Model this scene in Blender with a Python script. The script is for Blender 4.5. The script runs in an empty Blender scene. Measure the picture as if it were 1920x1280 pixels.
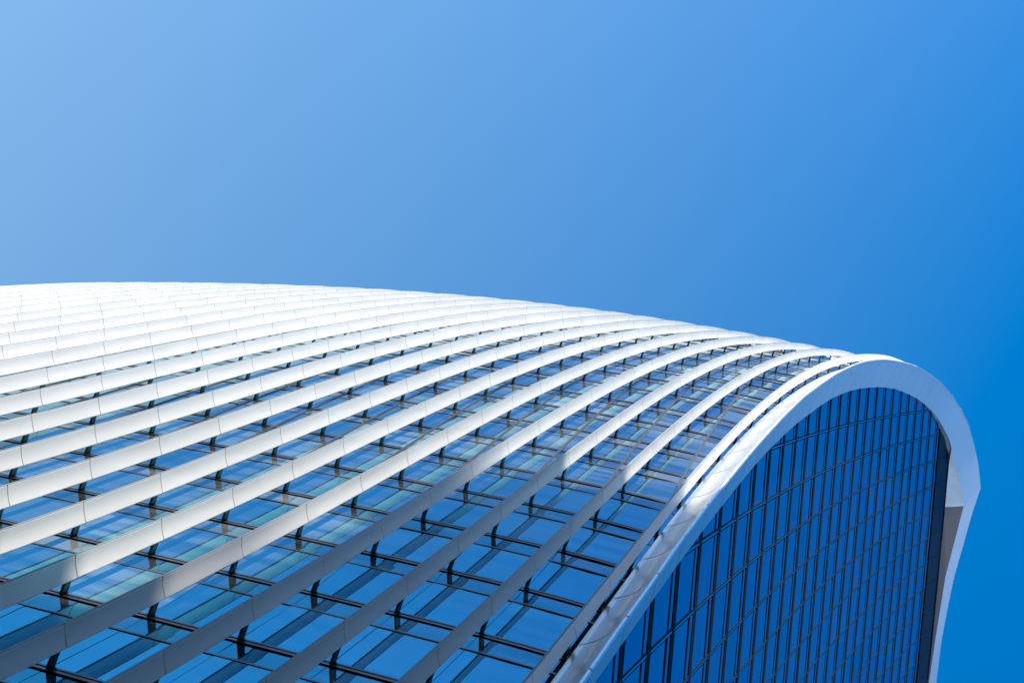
import bpy, math, random
import numpy as np
from mathutils import Matrix, Vector

random.seed(7)
scene = bpy.context.scene
COL = scene.collection
GZ = 39.28                     # metres from the street to the height datum of the facade survey

# ------------------------------------------------------------------ camera
CAM_R = np.array([[-0.1822771022, 0.9820079793, 0.0493496364],
                  [-0.9435809384, -0.1888152652, 0.2720364099],
                  [0.2764598900, 0.0030206323, 0.9610207100]])      # columns: right, down, forward
CAM_C = np.array([-7.206944, -8.153312, -37.581548 + GZ])
FPX = 3527.80
cam = bpy.data.cameras.new('camera')
cam.sensor_width = 36.0
cam.lens = FPX / 1920.0 * 36.0
cam.clip_start, cam.clip_end = 0.1, 4000.0
cam_o = bpy.data.objects.new('camera', cam)
M = Matrix.Identity(4)
for r in range(3):
    M[r][0], M[r][1], M[r][2], M[r][3] = CAM_R[r, 0], -CAM_R[r, 1], -CAM_R[r, 2], CAM_C[r]
cam_o.matrix_world = M
COL.objects.link(cam_o)
scene.camera = cam_o

# ------------------------------------------------------------------ sky, sun, exposure
SUN_EL = math.radians(30.0)
SUN_A = math.radians(-3.0)              # turned from -x towards +y
sdir = Vector((-math.cos(SUN_A) * math.cos(SUN_EL), math.sin(SUN_A) * math.cos(SUN_EL), math.sin(SUN_EL)))
world = bpy.data.worlds.new('World')
scene.world = world
world.use_nodes = True
wn, wl = world.node_tree.nodes, world.node_tree.links
wn.clear()
sky = wn.new('ShaderNodeTexSky')
sky.sky_type = 'NISHITA'
sky.sun_disc = False
sky.sun_elevation = SUN_EL
sky.sun_rotation = math.atan2(sdir.x, sdir.y)
sky.air_density = 1.0
sky.dust_density = 1.0
sky.ozone_density = 3.0
sky.altitude = 0
hs = wn.new('ShaderNodeHueSaturation')
# sky colour graded by direction to imitate a polariser gradient, palest low over +y
tc = wn.new('ShaderNodeTexCoord')
dt = wn.new('ShaderNodeVectorMath'); dt.operation = 'DOT_PRODUCT'
dt.inputs[1].default_value = Vector((-0.10, 0.92, 0.38)).normalized()
mr_ = wn.new('ShaderNodeMapRange')
mr_.interpolation_type = 'LINEAR'
mr_.inputs['From Min'].default_value = 0.36; mr_.inputs['From Max'].default_value = 0.95
mr_.inputs['To Min'].default_value = 1.48; mr_.inputs['To Max'].default_value = 0.95
wl.new(tc.outputs['Generated'], dt.inputs[0])
wl.new(dt.outputs['Value'], mr_.inputs['Value'])
wl.new(mr_.outputs[0], hs.inputs['Saturation'])
mv_ = wn.new('ShaderNodeMapRange')
mv_.inputs['From Min'].default_value = 0.36; mv_.inputs['From Max'].default_value = 0.95
mv_.inputs['To Min'].default_value = 1.0; mv_.inputs['To Max'].default_value = 1.24
wl.new(dt.outputs['Value'], mv_.inputs['Value'])
mh_ = wn.new('ShaderNodeMapRange')
mh_.inputs['From Min'].default_value = 0.36; mh_.inputs['From Max'].default_value = 0.95
mh_.inputs['To Min'].default_value = 0.499; mh_.inputs['To Max'].default_value = 0.480
wl.new(dt.outputs['Value'], mh_.inputs['Value'])
wl.new(mh_.outputs[0], hs.inputs['Hue'])
wl.new(mv_.outputs[0], hs.inputs['Value'])
bg = wn.new('ShaderNodeBackground')
bg.inputs['Strength'].default_value = 0.127
wo = wn.new('ShaderNodeOutputWorld')
wl.new(sky.outputs[0], hs.inputs['Color'])
wl.new(hs.outputs[0], bg.inputs['Color'])
wl.new(bg.outputs[0], wo.inputs['Surface'])
sun = bpy.data.lights.new('sun', 'SUN')
sun.energy = 3.35
sun.angle = math.radians(1.2)
sun.color = (1.0, 0.93, 0.82)
sun_o = bpy.data.objects.new('sun', sun)
sun_o.rotation_euler = (-sdir).to_track_quat('-Z', 'Y').to_euler()
COL.objects.link(sun_o)
scene.view_settings.view_transform = 'Standard'
scene.view_settings.look = 'None'
scene.view_settings.exposure = 1.3
scene.view_settings.gamma = 1.0
scene.cycles.use_denoising = True
scene.cycles.caustics_reflective = False
scene.cycles.caustics_refractive = False

# ------------------------------------------------------------------ materials
def mat(name, base, rough=0.5, metal=0.0, noise=0.0, nscale=1.0, bump=0.0, bscale=20.0, spec=0.5, coat=0.0, stretch=None, rvar=0.0):
    m = bpy.data.materials.new(name)
    m.use_nodes = True
    n, l = m.node_tree.nodes, m.node_tree.links
    b = n['Principled BSDF']
    b.inputs['Base Color'].default_value = (*base, 1)
    b.inputs['Roughness'].default_value = rough
    b.inputs['Metallic'].default_value = metal
    b.inputs['Specular IOR Level'].default_value = spec
    b.inputs['Coat Weight'].default_value = coat
    b.inputs['Coat Roughness'].default_value = 0.06
    geo = n.new('ShaderNodeNewGeometry')
    mp = n.new('ShaderNodeMapping')
    if stretch: mp.inputs['Scale'].default_value = stretch
    l.new(geo.outputs['Position'], mp.inputs['Vector'])
    if noise:
        t = n.new('ShaderNodeTexNoise')
        t.inputs['Scale'].default_value = nscale
        t.inputs['Detail'].default_value = 6
        l.new(mp.outputs[0], t.inputs['Vector'])
        oi = n.new('ShaderNodeObjectInfo')
        mx = n.new('ShaderNodeMath'); mx.operation = 'MULTIPLY_ADD'
        mx.inputs[1].default_value = 0.45
        l.new(oi.outputs['Random'], mx.inputs[0]); l.new(t.outputs['Fac'], mx.inputs[2])
        r = n.new('ShaderNodeMapRange')
        r.inputs['From Min'].default_value = 0.3; r.inputs['From Max'].default_value = 1.1
        r.inputs['To Min'].default_value = 1 - noise; r.inputs['To Max'].default_value = 1 + noise
        l.new(mx.outputs[0], r.inputs['Value'])
        mul = n.new('ShaderNodeVectorMath'); mul.operation = 'SCALE'
        mul.inputs[0].default_value = base
        l.new(r.outputs[0], mul.inputs['Scale'])
        l.new(mul.outputs[0], b.inputs['Base Color'])
        if rvar:
            r2 = n.new('ShaderNodeMapRange')
            r2.inputs['From Min'].default_value = 0.3; r2.inputs['From Max'].default_value = 0.75
            r2.inputs['To Min'].default_value = max(0.01, rough - rvar); r2.inputs['To Max'].default_value = rough + rvar
            l.new(t.outputs['Fac'], r2.inputs['Value']); l.new(r2.outputs[0], b.inputs['Roughness'])
    if bump:
        t2 = n.new('ShaderNodeTexNoise')
        t2.inputs['Scale'].default_value = bscale
        t2.inputs['Detail'].default_value = 3
        l.new(mp.outputs[0], t2.inputs['Vector'])
        bp = n.new('ShaderNodeBump')
        bp.inputs['Strength'].default_value = bump
        bp.inputs['Distance'].default_value = 0.02
        l.new(t2.outputs['Fac'], bp.inputs['Height'])
        l.new(bp.outputs[0], b.inputs['Normal'])
    return m

WHITE = mat('white_coated_aluminium', (0.86, 0.845, 0.80), 0.40, metal=0.12, noise=0.055, nscale=1.0, rvar=0.06, stretch=(3.0, 3.0, 0.35))
RIMW = mat('silver_white_rim_aluminium', (0.84, 0.85, 0.86), 0.28, metal=0.5, noise=0.03, nscale=0.2)
RAMP = mat('silver_white_ramp_aluminium', (0.84, 0.85, 0.86), 0.22, metal=0.75, noise=0.03, nscale=0.2)
GASK = mat('grey_edge_gasket', (0.16, 0.16, 0.165), 0.6, noise=0.1, nscale=3.0)
BRONZE = mat('dark_bronze_aluminium', (0.014, 0.013, 0.014), 0.35, noise=0.2, nscale=2.0)
BRACK = mat('grey_cast_bracket', (0.035, 0.033, 0.032), 0.6, noise=0.2, nscale=3.0, spec=0.25)
def glass(name, tint, behind, share, rough=0.015):
    """coated mirror glass: a tinted reflection over what little shows of the pale blinds behind it."""
    m = mat(name, tint, rough, metal=1.0, noise=0.12, nscale=0.4, bump=0.012, bscale=0.5)
    n, l = m.node_tree.nodes, m.node_tree.links
    b, out = n['Principled BSDF'], n['Material Output']
    b.inputs['Specular Tint'].default_value = (*[min(1.0, 0.35 + c * 0.8) for c in tint], 1)
    d = n.new('ShaderNodeBsdfDiffuse'); d.inputs['Color'].default_value = (*behind, 1)
    # blinds and ceilings: pale and dark bands lying along the storeys, how much of them shows differs from pane to pane
    g = n.new('ShaderNodeNewGeometry'); mp = n.new('ShaderNodeMapping'); mp.inputs['Scale'].default_value = (0.25, 0.25, 1.6)
    t = n.new('ShaderNodeTexNoise'); t.inputs['Scale'].default_value = 1.0; t.inputs['Detail'].default_value = 3
    l.new(g.outputs['Position'], mp.inputs['Vector']); l.new(mp.outputs[0], t.inputs['Vector'])
    cr = n.new('ShaderNodeValToRGB')
    cr.color_ramp.elements[0].position = 0.38; cr.color_ramp.elements[0].color = (*[c * 0.25 for c in behind], 1)
    cr.color_ramp.elements[1].position = 0.56; cr.color_ramp.elements[1].color = (*behind, 1)
    l.new(t.outputs['Fac'], cr.inputs[0]); l.new(cr.outputs[0], d.inputs['Color'])
    oi = n.new('ShaderNodeObjectInfo')
    mr = n.new('ShaderNodeMapRange'); mr.inputs['To Min'].default_value = share * 0.35; mr.inputs['To Max'].default_value = share * 1.8
    mx = n.new('ShaderNodeMixShader')
    l.new(oi.outputs['Random'], mr.inputs['Value']); l.new(mr.outputs[0], mx.inputs[0])
    l.new(b.outputs[0], mx.inputs[1]); l.new(d.outputs[0], mx.inputs[2]); l.new(mx.outputs[0], out.inputs['Surface'])
    return m
GLASS = glass('blue_coated_glass', (0.08, 0.39, 0.55), (0.52, 0.66, 0.60), 0.085)
FGLASS = glass('deep_blue_coated_glass', (0.07, 0.38, 0.56), (0.3, 0.35, 0.4), 0.015)
SPAN = glass('grey_blue_spandrel_glass', (0.07, 0.33, 0.46), (0.58, 0.62, 0.58), 0.09, 0.03)
DARKREFL = mat('attic_glass_painted_reflection', (0.002, 0.008, 0.028), 0.55, noise=0.2, nscale=0.5, spec=0.08)  # dark reflection of the soffit, painted into the colour of the attic panes
CAPM = mat('grey_blue_mullion_cap', (0.20, 0.32, 0.42), 0.12, metal=1.0, noise=0.08, nscale=2.0)
BLACKM = mat('near_black_metal', (0.008, 0.009, 0.011), 0.7, noise=0.2, nscale=2.0, spec=0.1)  # near-black metal of the end wall frames and attic backing
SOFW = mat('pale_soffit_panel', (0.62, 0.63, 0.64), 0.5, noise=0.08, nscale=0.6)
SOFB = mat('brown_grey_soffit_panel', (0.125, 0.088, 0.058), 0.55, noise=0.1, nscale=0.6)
CORE = mat('facade_core', (0.05, 0.05, 0.055), 0.8, noise=0.1, nscale=1.0)
ROOFM = mat('pale_roof_membrane', (0.5, 0.5, 0.48), 0.7, noise=0.1, nscale=0.3)
ASPH = mat('asphalt', (0.05, 0.05, 0.052), 0.85, noise=0.25, nscale=2.0, bump=0.4, bscale=40)
PAVE = mat('granite_paving', (0.17, 0.165, 0.16), 0.8, noise=0.2, nscale=1.5, bump=0.3, bscale=15)
STONE = mat('portland_stone', (0.42, 0.40, 0.36), 0.8, noise=0.15, nscale=0.4, bump=0.2, bscale=8)

# ------------------------------------------------------------------ object helpers
def add_obj(name, V, F, material, parent=None, kind=None, smooth=False):
    """One mesh object; its origin sits at the middle of its own bounds."""
    V = np.asarray(V, float)
    c = (V.min(0) + V.max(0)) / 2
    me = bpy.data.meshes.new(name)
    me.from_pydata((V - c).tolist(), [], [list(map(int, f)) for f in F])
    if material: me.materials.append(material)
    if smooth:
        me.polygons.foreach_set('use_smooth', [True] * len(me.polygons))
        me.update()
        me.set_sharp_from_angle(angle=math.radians(24))
    me.update()
    o = bpy.data.objects.new(name, me)
    COL.objects.link(o)
    wc = Vector(c)
    o['wc'] = tuple(c)
    if parent is not None:
        o.parent = parent
        pc = Vector(parent['wc'])
        o.location = wc - pc
    else:
        o.location = wc
    if kind: o['kind'] = kind
    return o

def thing(name, loc, label, cat):
    o = bpy.data.objects.new(name, None)
    COL.objects.link(o)
    o.location = loc
    o['wc'] = tuple(loc)
    o['label'] = label
    o['category'] = cat
    return o

class MB:
    def __init__(s): s.v, s.f, s.n = [], [], 0
    def add(s, V, F):
        V = np.asarray(V, float)
        s.v.append(V); s.f += [[i + s.n for i in f] for f in F]; s.n += len(V)
    def build(s, name, material, parent=None, kind=None, smooth=False):
        if not s.n: return None
        return add_obj(name, np.concatenate(s.v), s.f, material, parent, kind, smooth)

BOXF = [(0, 3, 2, 1), (4, 5, 6, 7), (0, 1, 5, 4), (1, 2, 6, 5), (2, 3, 7, 6), (3, 0, 4, 7)]
def grid_faces(nu, nv, closed_v=False, flip=False):
    F = []
    for a in range(nu - 1):
        for b in range(nv if closed_v else nv - 1):
            q = [a * nv + b, a * nv + (b + 1) % nv, (a + 1) * nv + (b + 1) % nv, (a + 1) * nv + b]
            F.append(q[::-1] if flip else q)
    return F
def sweep(rings, cap=True, flip=False):
    """rings: (n, m, 3) array, every ring a closed section."""
    rings = np.asarray(rings); n, m = rings.shape[:2]
    F = grid_faces(n, m, True, flip)
    if cap:
        a, b = list(range(m)), [(n - 1) * m + i for i in range(m)]
        F += [a[::-1] if not flip else a, b if not flip else b[::-1]]
    return rings.reshape(-1, 3), F
def slab(poly_front, back):
    """prism between a polygon and its copy moved by vector back."""
    p = np.asarray(poly_front, float); n = len(p)
    V = np.concatenate([p, p + np.asarray(back)])
    F = [list(range(n)), [n + i for i in range(n)][::-1]] + [[i, n + i, n + (i + 1) % n, (i + 1) % n] for i in range(n)]
    return V, F

def to_px(X):
    c = (np.asarray(X) - CAM_C) @ CAM_R
    w = np.maximum(c[..., 2], 0.1)
    return np.stack([960 + FPX * c[..., 0] / w, 640 + FPX * c[..., 1] / w], -1), c[..., 2]
def seen_area(X):
    p, w = to_px(X)
    if (w <= 0.2).any(): return 0.0
    q = np.stack([np.clip(p[:, 0], 0, 1920), np.clip(p[:, 1], 0, 1280)], 1)
    x, y = q[:, 0], q[:, 1]
    return 0.5 * abs(np.dot(x, np.roll(y, -1)) - np.dot(y, np.roll(x, -1)))

# ------------------------------------------------------------------ shape of the louvred side: outer edge of the fins F(k, j)
H = 4.0                                  # storey; k counts fins away from the corner, j counts storeys along a fin
TH = [-0.1252659148, -0.05159302351, 0.2520472171, 0.08345045663, -0.6707836005, 0.7555663226, -0.2647196511]
Wf, W2, W3 = 1.900806904, 0.006017590639, -0.0003267545524
B2, B3, B4 = 0.002345469749, 1.656459461e-05, 1.47245303e-06
C1, THK, THK2, THK3 = 1.174491423, 0.001979643343, 0.0002245619588, -1.915119612e-06
THKS, THKSS, THKSSS, THK2S, THK2SS = 0.0009257514034, 0.001390441902, -0.004254980294, -0.0004710425092, 0.0003918133012
PHI, TAU, YKS, YK2 = -0.5669470522, -0.6679408596, -0.06114123408, 0.01531065784
F0 = (0.08251823121, 0.4249204575, -0.6080523987)
G0 = (0.08020873708, 0.5594160965, -0.9449011727)
gx, gw = np.polynomial.legendre.leggauss(16)
JLO, JHI = -3.2, 18.4
def F_mid(k, j):
    s1 = j * H
    s = 0.5 * s1[:, None] * (gx[None] + 1); kk = k[:, None]; t = s / 60.0
    tt = np.polynomial.polynomial.polyval((s - C1 * kk) / 60.0, TH) + THK * kk + THK2 * kk * kk + THKS * kk * t + THKSS * kk * t * t + THK2S * kk * kk * t + THK3 * kk ** 3 + THK2SS * kk * kk * t * t + THKSSS * kk * t ** 3
    a = (np.sin(tt) * gw).sum(1) * 0.5 * s1
    z = (np.cos(tt) * gw).sum(1) * 0.5 * s1
    T = s1 / 60.0; b = np.exp(-k / 0.8)
    x = a * math.cos(PHI) + B2 * k * k + B3 * k ** 3 + B4 * k ** 4 + b * (F0[0] + F0[1] * T + F0[2] * T * T)
    y = k * Wf + W2 * k * k + W3 * k ** 3 + TAU * T + a * math.sin(PHI) + (YKS * k + YK2 * k * k) * T + b * (G0[0] + G0[1] * T + G0[2] * T * T)
    return np.stack([x, y, z], 1)
_us = np.linspace(0, 120, 1201)
def _thx(u): return np.minimum(0.0044 * u + 7e-5 * u * u + np.where(u > 36, 0.055 * (u - 36), 0), 1.42)
def _cum(f): return np.concatenate([[0], np.cumsum((f[1:] + f[:-1]) * 0.05)])
_cy = np.interp(_us, [0, 38, 50], [-0.20, -0.20, 0.0])
_ci = _cum(np.cos(_thx(_us)))
_si = _cum(np.sin(_thx(_us)) * np.sqrt(1 - _cy ** 2))
_sy = _cum(np.sin(_thx(_us)) * _cy)
def Fs(k, j):
    k, j = np.broadcast_arrays(np.asarray(k, float), np.asarray(j, float))
    shp = k.shape; k, j = k.ravel(), j.ravel()
    jc = np.clip(j, JLO, JHI)
    X = F_mid(k, jc)
    e = 1e-3
    lo, hi = j < JLO, j > JHI
    if lo.any():
        d = (F_mid(k[lo], jc[lo] + e) - X[lo]) / e
        X[lo] += d * (j[lo] - JLO)[:, None]
    if hi.any():
        d = (X[hi] - F_mid(k[hi], jc[hi] - e)) / e / H
        u = (j[hi] - JHI) * H
        X[hi] += d * np.interp(u, _us, _ci)[:, None] + np.array([1.0, 0, 0]) * np.interp(u, _us, _si)[:, None] + np.array([0, 1.0, 0]) * np.interp(u, _us, _sy)[:, None]
    X = X + np.array([0, 0, GZ])
    return X.reshape(shp + (3,))
def frames(k, j):
    e = 2e-3
    X = Fs(k, j)
    tj = Fs(k, np.asarray(j) + e) - X; tk = Fs(np.asarray(k) + e, j) - X
    tj /= np.linalg.norm(tj, axis=-1, keepdims=True); tk /= np.linalg.norm(tk, axis=-1, keepdims=True)
    n = np.cross(tk, tj); n /= np.linalg.norm(n, axis=-1, keepdims=True)
    n = np.where((n[..., :1] * -1.0 + n[..., 2:] * 0.6) < 0, -n, n)
    return X, n, tk, tj
DG = 0.72                                # fin edge to glass
def Gs(k, j, up=0.0):
    X, n, _, _ = frames(k, j)
    return X - n * (DG - up)

# ------------------------------------------------------------------ shape of the end wall E(m, j)
XE, YE, AL = -0.33276171, -0.55417857, -0.10672217
WE, WE2 = 1.89357410, -0.00407088
E1, E2, E3, E4, E5 = 3.35510, -1.90013, -0.18388, 0.14490, 0.56014
ZE0, HE = 2.63723467, 3.99956623
ca, sa = math.cos(AL), math.sin(AL)
def Es(m, j, out=0.0):
    m, j = np.broadcast_arrays(np.asarray(m, float), np.asarray(j, float))
    z = ZE0 + j * HE; t = z / 60.0
    u = m * WE + WE2 * m * m + E5 * t
    v = E1 * t + E2 * t * t + E3 * t ** 3 + E4 * (m / 10) ** 2 - out
    return np.stack([XE + u * ca - v * sa, YE + u * sa + v * ca, z + GZ], -1)
def j_of_z(z): return (z - ZE0) / HE
def m_of(X):
    X = np.asarray(X, float); z = X[..., 2] - GZ; t = z / 60
    u = (X[..., 0] - XE) * ca + (X[..., 1] - YE) * sa
    m = (u - E5 * t) / WE
    for _ in range(5): m = (u - E5 * t - WE2 * m * m) / WE
    return m

# rim edges (surveyed corner points): INN is the edge against the glass, OUT the outer fold
INN = np.array([[0.93, -0.87, -1.49], [0.81, -0.78, -0.02], [0.64, -0.64, 2.12], [0.29, -0.4, 5.96], [-0.1, -0.18, 9.89], [-0.47, 0.03, 13.86], [-0.82, 0.22, 17.75], [-1.33, 0.46, 23.28], [-1.54, 0.55, 25.59], [-1.85, 0.68, 29.5], [-2.13, 0.8, 33.57], [-2.4, 0.89, 37.5], [-2.56, 0.94, 40.52], [-2.86, 1.0, 45.77], [-3.06, 1.02, 49.98], [-3.17, 1.01, 54.25], [-3.26, 0.97, 58.21], [-3.28, 0.9, 62.22], [-3.26, 0.81, 66.22], [-3.22, 0.68, 70.6], [-3.11, 0.53, 74.75], [-2.98, 0.35, 78.83], [-2.74, 0.14, 82.77], [-2.47, -0.1, 86.83], [-2.13, -0.37, 90.81], [-1.69, -0.68, 94.87], [-1.15, -1.05, 98.46], [-0.42, -1.44, 101.88], [-0.07, -1.61, 103.34], [1.0, -2.1, 107.13], [2.67, -2.65, 110.62], [3.91, -3.06, 113.23], [5.27, -3.48, 115.61], [6.44, -3.8, 117.27], [7.03, -3.77, 116.71], [11.72, -3.62, 111.86], [16.46, -3.83, 110.7], [19.85, -4.0, 110.3]])
OUT = np.array([[0.44, -1.13, -3.9], [0.05, -0.88, -0.08], [-0.33, -0.63, 3.98], [-0.76, -0.39, 7.89], [-1.18, -0.19, 11.8], [-1.53, -0.05, 14.93], [-2.02, 0.14, 19.57], [-2.41, 0.27, 23.24], [-3.07, 0.45, 29.64], [-3.6, 0.57, 35.38], [-3.98, 0.64, 40.93], [-4.33, 0.66, 46.02], [-4.53, 0.65, 49.98], [-4.71, 0.61, 53.83], [-4.84, 0.54, 57.97], [-4.9, 0.45, 61.99], [-4.92, 0.33, 66.15], [-4.87, 0.19, 69.87], [-4.79, 0.03, 73.84], [-4.66, -0.16, 77.92], [-4.51, -0.38, 82.09], [-4.24, -0.63, 86.07], [-3.91, -0.91, 90.1], [-3.52, -1.24, 94.24], [-2.95, -1.59, 98.79], [-2.33, -1.97, 103.39], [-1.21, -2.56, 109.59], [-0.28, -2.97, 113.39], [0.94, -3.4, 116.72], [1.86, -3.7, 118.89], [3.18, -4.1, 121.56], [4.4, -4.41, 123.31], [5.43, -4.64, 124.51], [7.22, -4.46, 121.27], [12.0, -4.18, 115.25], [14.22, -4.19, 113.8], [16.84, -4.25, 112.53], [20.14, -4.48, 112.62]])
KI, KO = 33, 32                          # the corner of the crown in both lists
XC = 25.0                                # the tower is symmetric about x = XC
INN[:, 2] += GZ; OUT[:, 2] += GZ
def down_to_street(L):
    d = (L[0] - L[4]) / (L[4][2] - L[0][2])
    zs = [L[0][2] - 0.0 - h for h in (4, 12, 20, 28)] + [0.25]
    zs = [z for z in zs if z > 0.2]
    return np.array([L[0] + d * (L[0][2] - z) for z in sorted(zs)])
INN_L = np.concatenate([down_to_street(INN), INN[:KI + 1]])
OUT_L = np.concatenate([down_to_street(OUT), OUT[:KO + 1]])
def resample(L, n, tpos):
    s = np.concatenate([[0], np.cumsum(np.linalg.norm(np.diff(L, axis=0), axis=1))])
    return np.stack([np.interp(np.asarray(tpos) * s[-1], s, L[:, i]) for i in range(3)], -1)
def smooth_curve(L, it=2):
    L = L.copy()
    for _ in range(it):
        L[1:-1] = 0.25 * L[:-2] + 0.5 * L[1:-1] + 0.25 * L[2:]
    return L
def at_z(L, z):
    return np.stack([np.interp(z, L[:, 2], L[:, i]) for i in range(3)], -1)
m_in_j = (INN_L[:, 2] - GZ - ZE0) / HE
m_in_m = m_of(INN_L)
_mono = np.maximum.accumulate(m_in_j)
def m_left(j):                           # left edge of the glass, hidden a little behind the rim
    return np.interp(j, _mono + np.arange(len(_mono)) * 1e-6, m_in_m) - 0.12

# ================================================================== the setting
gd = add_obj('pavement', [(-900, -900, -0.004), (900, -900, -0.004), (900, 900, -0.004), (-900, 900, -0.004)], [(0, 1, 2, 3)], PAVE, kind='structure')
add_obj('road', [(-27, -900, 0.0), (-16, -900, 0.0), (-16, 900, 0.0), (-27, 900, 0.0)], [(0, 1, 2, 3)], ASPH, kind='structure')
for x in (-27.15, -16.0):
    V, F = slab([(x, -900, 0.0), (x + 0.15, -900, 0.0), (x + 0.15, 900, 0.0), (x, 900, 0.0)], (0, 0, 0.12))
    add_obj('kerb', V, F, STONE, kind='structure')

# ================================================================== the tower
tower = thing('office_tower', (XC, 30.0, 0.0), 'white finned office tower with a curved crown and blue glass end wall', 'building')
KMAX = 24
J0 = -GZ / H + 0.05
JTOP = 33.0
LIM = 300

# --- the louvred side: dark wall behind, glass, frames
js = np.concatenate([np.linspace(J0, 18, 30), np.linspace(18.7, JTOP, 24)])
ks = np.concatenate([[-0.12], np.linspace(0.5, KMAX, 26)])
Kg, Jg = np.meshgrid(ks, js, indexing='ij')
side = add_obj('side_wall', Gs(Kg, Jg, -0.16).reshape(-1, 3), grid_faces(len(ks), len(js)), CORE, tower, smooth=True)

PR = -0.06
def p_line(n, j): return np.maximum(n * 1.0, 0.33 + 1.10 * n + 0.12 * (j - 5))
def clampp(p): return np.clip(p, PR, KMAX)
cand, cand_sp = [], []
for ji in range(-9, 25):
    for n in range(-4, 24):
        for (ja, jb, lst) in ((ji + 0.0 - 0.08, ji + 1 - 0.40, cand), (ji + 1 - 0.37, ji + 1 - 0.16, cand_sp)):
            jj = np.array([ja, jb])
            a, b = clampp(p_line(n, jj)), clampp(p_line(n + 1, jj))
            if (b - a).max() < 0.08: continue
            K4 = np.array([a[0] + .004, max(b[0] - .004, a[0] + .02), max(b[1] - .004, a[1] + .02), a[1] + .004]); J4 = np.array([ja, ja, jb, jb])
            tilt = np.array([random.gauss(0, .004), random.gauss(0, .004), random.gauss(0, .004), random.gauss(0, .004)])
            X, nn, _, _ = frames(K4, J4)
            P = X - nn * (DG + tilt)[:, None]
            lst.append((seen_area(P) if ji < 20 else 0.0, P, -nn.mean(0) * 0.03))
def emit(lst, name, material, parent):
    lst = sorted(lst, key=lambda t: -t[0])
    rest = MB()
    for i, (a, P, back) in enumerate(lst):
        V, F = slab(P, back)
        if i < LIM and a > 0: add_obj(name, V, F, material, parent)
        else: rest.add(V, F)
    rest.build(name, material, tower, kind='stuff')
emit(cand, 'glass_pane', GLASS, side)
emit(cand_sp, 'spandrel_pane', SPAN, side)

# horizontal rails of the side wall, one per storey, plus the thin sill under each spandrel
RAIL = [(-.02, -0.033), (0.016, -0.033), (0.016, -0.010), (0.002, -0.008), (0.002, 0.008), (0.016, 0.010), (0.016, 0.031), (-.02, 0.031)]
SILL = [(-.02, -0.011), (0.014, -0.011), (0.014, 0.011), (-.02, 0.011)]
kk = np.concatenate([[PR], np.arange(0.5, KMAX + .01, 0.5)])
for ji in range(-9, 26):
    for prof, nm, jo in ((RAIL, 'transom', -0.10), (SILL, 'sill_rail', -0.385)):
        rings = []
        for (h, dj) in prof:
            rings.append(Gs(kk, np.full(len(kk), ji + jo + dj), h))
        V, F = sweep(np.stack(rings, 1))
        add_obj(nm, V, F, BRONZE, side)
# upright glazing bars, drifting against the fins as they climb
jl = np.arange(-9.5, 25.01, 0.5)
for n in range(-4, 24):
    p = p_line(n, jl)
    ok = (p > PR + 0.03) & (p < KMAX) & (p > n + 0.22)
    if ok.sum() < 2: continue
    jj, pp = jl[ok], p[ok]
    rings = [Gs(pp + d, jj, h) for (h, d) in ((-.02, -.021), (.02, -.021), (.02, -.007), (.004, -.005), (.004, .005), (.02, .007), (.02, .021), (-.02, .021))]
    V, F = sweep(np.stack(rings, 1))
    add_obj('glazing_bar', V, F, BRONZE, side)

# --- fins: an edge gasket running the whole length of each, white aerofoil panels and brackets along it
def depth(k): return min(0.36 + 0.018 * k, 0.49)
SEC = [(0.00, 0.00), (0.010, -0.010), (0.09, -0.022), (0.17, -0.043), (0.25, -0.072), (0.335, -0.112), (0.352, -0.106),
       (0.345, -0.070), (0.25, -0.012), (0.15, 0.025), (0.04, 0.035)]
def sec(k): return [(a * depth(k) / 0.352, b * (0.6 + 0.4 * depth(k) / 0.352)) for a, b in SEC]
def fin_ring(k, j, sec):
    X, n, tk, tj = frames(k, j)
    return np.stack([X - n * a + tk * b for a, b in sec], -2)
fins, panels, brackets = {}, [], []
for k in range(0, KMAX):
    jr = np.concatenate([np.arange(J0, 18, 1.0), np.arange(18, JTOP, 0.5)])
    rod = fin_ring(np.full(len(jr), float(k)), jr, [(-.006, -.010), (-.006, .036), (.016, .038), (.016, -.004)])
    V, F = sweep(rod)
    fins[k] = add_obj('fin', V, F, GASK, tower)
    for ji in range(-10, int(JTOP)):
        ja, jb = max(ji + 0.006, J0), ji + 1 - 0.006
        jq = np.linspace(ja, jb, 4)
        R_ = fin_ring(np.full(4, float(k)), jq, sec(k))
        A = seen_area(np.array([R_[0, 0], R_[-1, 0], R_[-1, 5], R_[0, 5]])) if ji < 20 else 0.0
        panels.append((A, k, R_))
        if ji < -9: continue
        for bj in (float(ji),):
            X, n, tk, tj = frames(np.array([float(k)]), np.array([bj]))
            X, n, tk, tj = X[0], n[0], tk[0], tj[0]
            top = X - n * (depth(k) - 0.05) - tk * 0.055 - tj * 0.24
            bot = X - n * DG - tj * 0.30
            w0, w1, t = 0.12, 0.14, 0.028
            Vb = [top + tj * w0 + tk * t, top - tj * w0 + tk * t, bot - tj * w1 + tk * t, bot + tj * w1 + tk * t,
                  top + tj * w0 - tk * t, top - tj * w0 - tk * t, bot - tj * w1 - tk * t, bot + tj * w1 - tk * t]
            brackets.append((seen_area(np.array(Vb[:4])) if ji < 20 else 0.0, k, np.array(Vb)))
def emit_fin(lst, name, material, conv, smooth):
    lst = sorted(lst, key=lambda t: -t[0])
    rest = MB()
    for i, (a, k, D) in enumerate(lst):
        V, F = conv(D)
        if i < LIM and a > 0: add_obj(name, V, F, material, fins[k], smooth=smooth)
        else: rest.add(V, F)
    rest.build(name, material, tower, kind='stuff', smooth=smooth)
emit_fin(panels, 'fin_panel', WHITE, lambda D: sweep(D), True)
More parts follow.
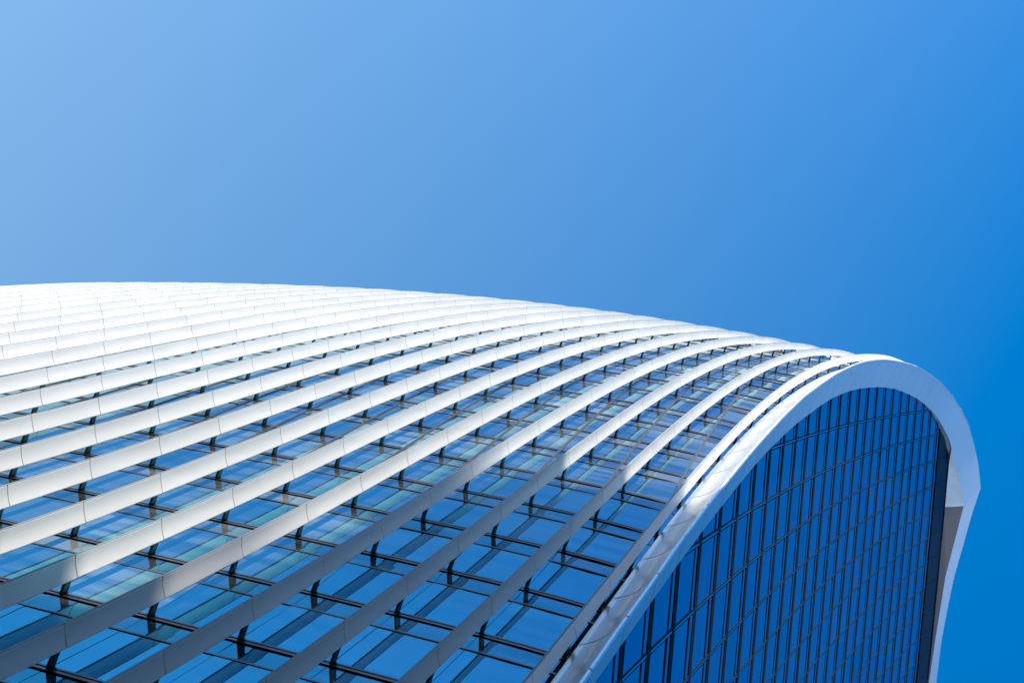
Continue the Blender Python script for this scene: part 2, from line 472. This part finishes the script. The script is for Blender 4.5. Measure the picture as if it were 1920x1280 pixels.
emit_fin(brackets, 'bracket', BRACK, lambda D: (D, [(0, 1, 2, 3), (7, 6, 5, 4), (0, 4, 5, 1), (1, 5, 6, 2), (2, 6, 7, 3), (3, 7, 4, 0)]), False)

# --- the glass end wall
JE = 25.24
mend = 2 * (XC - XE) / WE
mg = np.concatenate([np.linspace(-2.6, 13, 32), np.linspace(14, 26, 13)])
jg = np.linspace(j_of_z(-GZ + 0.1), j_of_z(109.9), 42)
rows = []
for j in jg:
    ml = min(m_left(j) + 0.25, 6) if j < JE else -0.3 + (j - JE) / 1.7
    rows.append(Es(np.linspace(ml, 26, 30), np.full(30, j), -0.22))
endw = add_obj('end_wall', np.stack(rows, 0).reshape(-1, 3), grid_faces(len(jg), 30), CORE, tower)

wp, sp_ = [], []
jbot = math.ceil(j_of_z(-GZ + 4))
for ji in range(jbot, 26):
    for m in range(-4, 26):
        for (ja, jb, lst) in ((ji, min(ji + 1 - 0.34, JE), wp), (ji + 1 - 0.28, ji + 1 - 0.13, sp_)):
            if ja >= JE: continue
            jb = min(jb, JE)
            if jb - ja < .03: continue
            jj = np.linspace(ja, jb, 5 if lst is wp else 2)
            left = np.maximum(m + 0.075, m_left(jj))
            right = m + 1 - 0.005
            if (left < right - 0.01).sum() == 0: continue
            left = np.minimum(left, right - 0.005)
            if (right - left).max() < 0.03: continue
            if left.max() <= m + 0.08:
                mm = np.array([left[0], right, right, left[-1]]); jq = np.array([ja, ja, jb, jb])
            else:
                mm = np.concatenate([[right, right], left[::-1]]); jq = np.concatenate([[ja, jb], jj[::-1]])
            tl = random.gauss(0, .004)
            P = Es(mm, jq, 0.0) + np.array([0, 1, 0]) * np.linspace(-tl, tl, len(mm))[:, None]
            lst.append((seen_area(P), P, np.array([0.02, 0.05, 0])))
emit(wp, 'window_pane', FGLASS, endw)
rest = MB()
for a, P, b in sp_:
    V, F = slab(P, b); rest.add(V, F)
rest.build('spandrel_strip', FGLASS, tower, kind='stuff')

def strip(fn, us, prof, name, material, parent):
    """sweep a small section (du, out) along one grid line of the end wall."""
    rings = np.stack([fn(us, d, h) for d, h in prof], 1)
    V, F = sweep(rings)
    add_obj(name, V, F, material, parent)
for ji in range(jbot, 26):
    mL = float(m_left(ji - 0.06)); 
    ms = np.concatenate([[mL], np.arange(math.ceil(mL + .01), 26.01, 1.0)])
    # dark double transom with its pale nosing, and the thin dark sill below the spandrel
    strip(lambda u, d, h: Es(u, ji + d, h), ms, [(-.14, -.02), (-.14, .017), (-.06, .017), (-.055, .006), (-.045, .006), (-.04, .015), (.004, .015), (.004, -.02)], 'transom', BLACKM, endw)
    strip(lambda u, d, h: Es(u, ji + d, h), ms, [(-.054, .002), (-.054, .009), (-.046, .009), (-.046, .002)], 'transom_nosing', CAPM, endw)
    strip(lambda u, d, h: Es(u, ji + d, h), ms, [(-.335, -.02), (-.335, .012), (-.292, .012), (-.292, -.02)], 'sill_rail', BLACKM, endw)
strip(lambda u, d, h: Es(u, JE + d, h), np.linspace(m_left(JE) + .2, 26, 20), [(-.0, -.25), (-.0, .06), (.05, .06), (.05, -.25)], 'head_rail', BLACKM, endw)
for m in range(-3, 26):
    jm = np.arange(jbot, JE + .001, 0.25)
    if m < 3:
        jm = jm[np.array([m_left(j) < m + 0.03 for j in jm])]
    if len(jm) < 2: continue
    jm = np.append(jm, JE) if jm[-1] > JE - .3 else jm
    strip(lambda u, d, h: Es(m + d, u, h), jm, [(-.012, -.02), (-.012, .014), (.018, .014), (.018, -.02)], 'mullion', BLACKM, endw)
    strip(lambda u, d, h: Es(m + d, u, h), jm, [(.020, -.02), (.020, .014), (.050, .014), (.050, -.02)], 'mullion_cap', CAPM, endw)

# --- recessed dark attic band above the glass, in bays
jtop = j_of_z(109.95)
def a_left(j): return -0.45 + (j - JE) / (jtop - JE) * 0.95
msA = lambda j: np.concatenate([[a_left(j)], np.arange(1.0, 26.01, 1.0)])
V, F = sweep(np.stack([Es(msA(JE), JE + 0.03, -.10), Es(msA(jtop), jtop, -.10), Es(msA(jtop), jtop, -.22), Es(msA(JE), JE + 0.03, -.22)], 1))
att = add_obj('attic_band', V, F, BLACKM, tower)
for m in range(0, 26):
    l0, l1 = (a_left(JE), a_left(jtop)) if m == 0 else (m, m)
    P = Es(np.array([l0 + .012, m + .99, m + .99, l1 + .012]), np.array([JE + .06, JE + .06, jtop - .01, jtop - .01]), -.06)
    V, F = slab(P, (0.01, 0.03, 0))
    add_obj('attic_pane', V, F, DARKREFL, att)

# --- the white rim: front band and side ramp, panel by panel
def mirror(L): return np.concatenate([L, np.array([[2 * XC - p[0], p[1], p[2]] for p in L[::-1]])])
INN_R, OUT_R = INN[KI:].copy(), OUT[KO:].copy()
INN_F = mirror(INN_R); OUT_F = mirror(OUT_R)
zj = lambda j: 4.0 * j + 1.0 + GZ
# joints on the left edge: equal heights as far as the shoulder, then by arc length round to the crown corner
joints = [zj(j) for j in range(-9, 25)]
zc = joints[-1]
iL, oL = [], []
def fine(L, z0, z1, n):
    return at_z(L, np.linspace(z0, z1, n))
rim_core_pts = []
def ramp_edge(j, O):
    """inner edge of the ramp, against the glass of the louvred side."""
    jj = np.minimum(j, 16.5)
    X, n, _, _ = frames(np.full(len(jj), -0.09), jj)
    G = X - n * 0.60
    A = G - at_z(OUT_L, 4.0 * jj + 1.0 + GZ)
    return O + A
panels_front, panels_ramp = [], []
def quad_strip(A, B, thick):
    """panel between two polylines, with a folded back."""
    A, B = np.asarray(A), np.asarray(B); n = len(A)
    nv = np.cross(A[-1] - A[0], B[0] - A[0]); nv /= np.linalg.norm(nv)
    rings = np.stack([A, B, B + nv * thick, A + nv * thick], 1)
    return sweep(rings)
rimo = None
seg_pairs = []
for j0 in range(-9, 24):
    j = np.linspace(j0 + 0.012, j0 + 1 - 0.012, 5)
    z = zj(j)
    seg_pairs.append((j, at_z(OUT_L, z), at_z(INN_L, z + np.interp(j, [-9, 4, 12], [0.3, 0.3, 0.0]))))
zi = seg_pairs[-1][2][-1][2]; zo = seg_pairs[-1][1][-1][2]
iT = np.concatenate([[at_z(INN_L, zi + .05)], INN_L[INN_L[:, 2] > zi + .3]])
oT = np.concatenate([[at_z(OUT_L, zo + .05)], OUT_L[OUT_L[:, 2] > zo + .3]])
rim_frame = MB()
def rim_section(O, I, j, first=False):
    return None
allO, allI, allJ = [], [], []
NT = 5
for a in range(NT):
    t = np.linspace(a / NT + .0004, (a + 1) / NT - .0004, 8)
    seg_pairs.append((24 + t * 4, resample(oT, 8, t), resample(iT, 8, t)))
for a in range(10):
    t = np.linspace(a / 10 + .0002, (a + 1) / 10 - .0002, 7)
    seg_pairs.append((np.full(7, 28.0), resample(OUT_F, 7, t), resample(INN_F, 7, t)))
# continuous backing of the rim, slightly behind the panels
bO = np.concatenate([s[1] for s in seg_pairs]); bI = np.concatenate([s[2] for s in seg_pairs]); bJ = np.concatenate([s[0] for s in seg_pairs])
bL = ramp_edge(bJ, bO)
tb = np.gradient(bO, axis=0); nb = np.cross(tb, bL - bO); nb /= np.linalg.norm(nb, axis=1, keepdims=True) + 1e-9
nb = np.where((-nb[:, :1] + 0.6 * nb[:, 2:] > 0), -nb, nb)          # towards the inside of the tower
rings = np.stack([bO + np.array([0, 0.16, 0]) + nb * 0.20, bI + np.array([0, 0.10, 0]), bI + np.array([0, 0.55, 0]), bL + nb * 0.30], 1)
V, F = sweep(rings)
rim = add_obj('rim', V, F, RIMW, tower)
for (j, O, I) in seg_pairs:
    V, F = quad_strip(O, I, 0.05)
    add_obj('rim_panel', V, F, RIMW, rim, smooth=True)
    L = ramp_edge(j, O)
    if j.max() > 27.9 : continue
    # ramp: a low kerb against the glass, a shallow hollow, then out to the sharp fold
    T = np.array([[0.0, 0.0], [0.03, 0.03], [0.10, 0.028], [0.20, -0.02], [0.32, -0.07], [0.48, -0.095], [0.66, -0.075], [0.84, -0.03], [1.0, 0.0]])
    T[:, 1] *= float(np.clip((18 - j.mean()) / 6, 0, 1))
    d = O - L
    tz = np.gradient(O, axis=0); tz /= np.linalg.norm(tz, axis=1, keepdims=True)
    nrm = np.cross(tz, d); nrm /= np.linalg.norm(nrm, axis=1, keepdims=True)
    nrm = np.where((-nrm[:, :1] + 0.6 * nrm[:, 2:] > 0), nrm, -nrm)
    top = np.stack([L + d * t + nrm * h for t, h in T], 1)
    bot = np.stack([L + d * t + nrm * (h - 0.05) for t, h in T[::-1]], 1)
    V, F = sweep(np.concatenate([top, bot], 1))
    add_obj('ramp_panel', V, F, RAMP, rim, smooth=True)

# --- soffits between the attic and the overhanging rim
xs = np.array([1.64, 3.0, 4.5, 5.95])
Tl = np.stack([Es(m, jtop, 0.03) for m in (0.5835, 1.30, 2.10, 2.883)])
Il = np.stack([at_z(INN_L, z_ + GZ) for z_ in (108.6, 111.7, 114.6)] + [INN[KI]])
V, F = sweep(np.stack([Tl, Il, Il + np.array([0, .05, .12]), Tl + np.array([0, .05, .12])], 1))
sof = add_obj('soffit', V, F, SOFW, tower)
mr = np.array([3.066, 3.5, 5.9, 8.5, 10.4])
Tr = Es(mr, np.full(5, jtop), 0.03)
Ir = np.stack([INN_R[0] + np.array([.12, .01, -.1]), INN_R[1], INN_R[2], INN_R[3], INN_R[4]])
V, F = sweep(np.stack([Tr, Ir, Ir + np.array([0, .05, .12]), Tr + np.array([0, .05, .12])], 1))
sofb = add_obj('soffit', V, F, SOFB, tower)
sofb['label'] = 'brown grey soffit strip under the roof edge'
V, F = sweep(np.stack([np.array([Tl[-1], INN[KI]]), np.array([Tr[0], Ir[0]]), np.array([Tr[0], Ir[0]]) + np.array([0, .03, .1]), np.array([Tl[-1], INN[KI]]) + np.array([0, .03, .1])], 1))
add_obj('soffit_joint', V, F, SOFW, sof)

# --- closing the body: roof, far side and back
jq = np.arange(22, JTOP, 1.0)
top_edge = Gs(np.full(39, KMAX), np.linspace(J0, JTOP, 39), -0.3)
near_edge = Gs(np.full(39, 0.0), np.linspace(J0, JTOP, 39), -0.3)
mir = lambda A: A * np.array([-1, 1, 1]) + np.array([2 * XC, 0, 0])
Kf, Jf = np.meshgrid(np.linspace(0, KMAX, 20), np.linspace(J0, JTOP, 39), indexing='ij')
far = mir(Gs(Kf, Jf, -0.1)).reshape(-1, 3)
add_obj('far_wall', far, grid_faces(20, 39, flip=True), WHITE, tower)
E_top = Gs(np.linspace(0, KMAX, 20), np.full(20, JTOP), -0.2)
V = np.concatenate([E_top, mir(E_top)])
add_obj('roof', V, [(i, i + 1, 21 + i, 20 + i) for i in range(19)], ROOFM, tower)
V = np.concatenate([top_edge, mir(top_edge)])
add_obj('back_wall', V, [(i, i + 1, 40 + i, 39 + i) for i in range(38)], CORE, tower)

# ================================================================== the buildings across the street that shade the lower storeys
def block(name, x0, x1, y0, y1, h, storeys, label):
    b = thing(name, ((x0 + x1) / 2, (y0 + y1) / 2, 0), label, 'building')
    b['group'] = 'stone office blocks around the tower'
    V, F = slab([(x0, y0, 0), (x1, y0, 0), (x1, y1, 0), (x0, y1, 0)], (0, 0, h))
    add_obj('wall', V, F, STONE, b)
    V, F = slab([(x0 - .25, y0 - .25, h + .002), (x1 + .25, y0 - .25, h + .002), (x1 + .25, y1 + .25, h + .002), (x0 - .25, y1 + .25, h + .002)], (0, 0, 0.6))
    add_obj('parapet', V, F, STONE, b)
    sh = h / storeys
    for i in range(storeys):
        z = i * sh + 1.1
        V, F = slab([(x1 - .05, y0 + 1, z), (x1 + .04, y0 + 1, z), (x1 + .04, y1 - 1, z), (x1 - .05, y1 - 1, z)], (0, 0, sh - 1.9))
        add_obj('window_band', V, F, GLASS, b)
    return b
XS = -42.0
tanE = math.tan(SUN_EL) / math.cos(SUN_A)
slope = math.tan(SUN_A)
def shade_top(z): return z + GZ + (0 - XS) * tanE
def shade_y(y): return y + (26 - XS if slope < 0 else -XS) * slope
ysp = shade_y(7.4)
block('stone_office_block', XS - 26, XS, ysp - 60, ysp, shade_top(14.5) - .6, 18, 'tall pale stone office block across the street from the tower')
block('stone_office_block', XS - 26, XS, ysp + .35, ysp + 80, shade_top(-3.8) - .6, 14, 'lower pale stone office block across the street from the tower')
b3 = block('stone_office_block', -24, 70, -96, -38, 62, 15, 'wide pale stone office block added out of view to cut horizon light on the tower')  # unseen block added to hold back horizon and bounce light from fins and rim
for o in list(bpy.data.objects):
    if 'wc' in o: del o['wc']
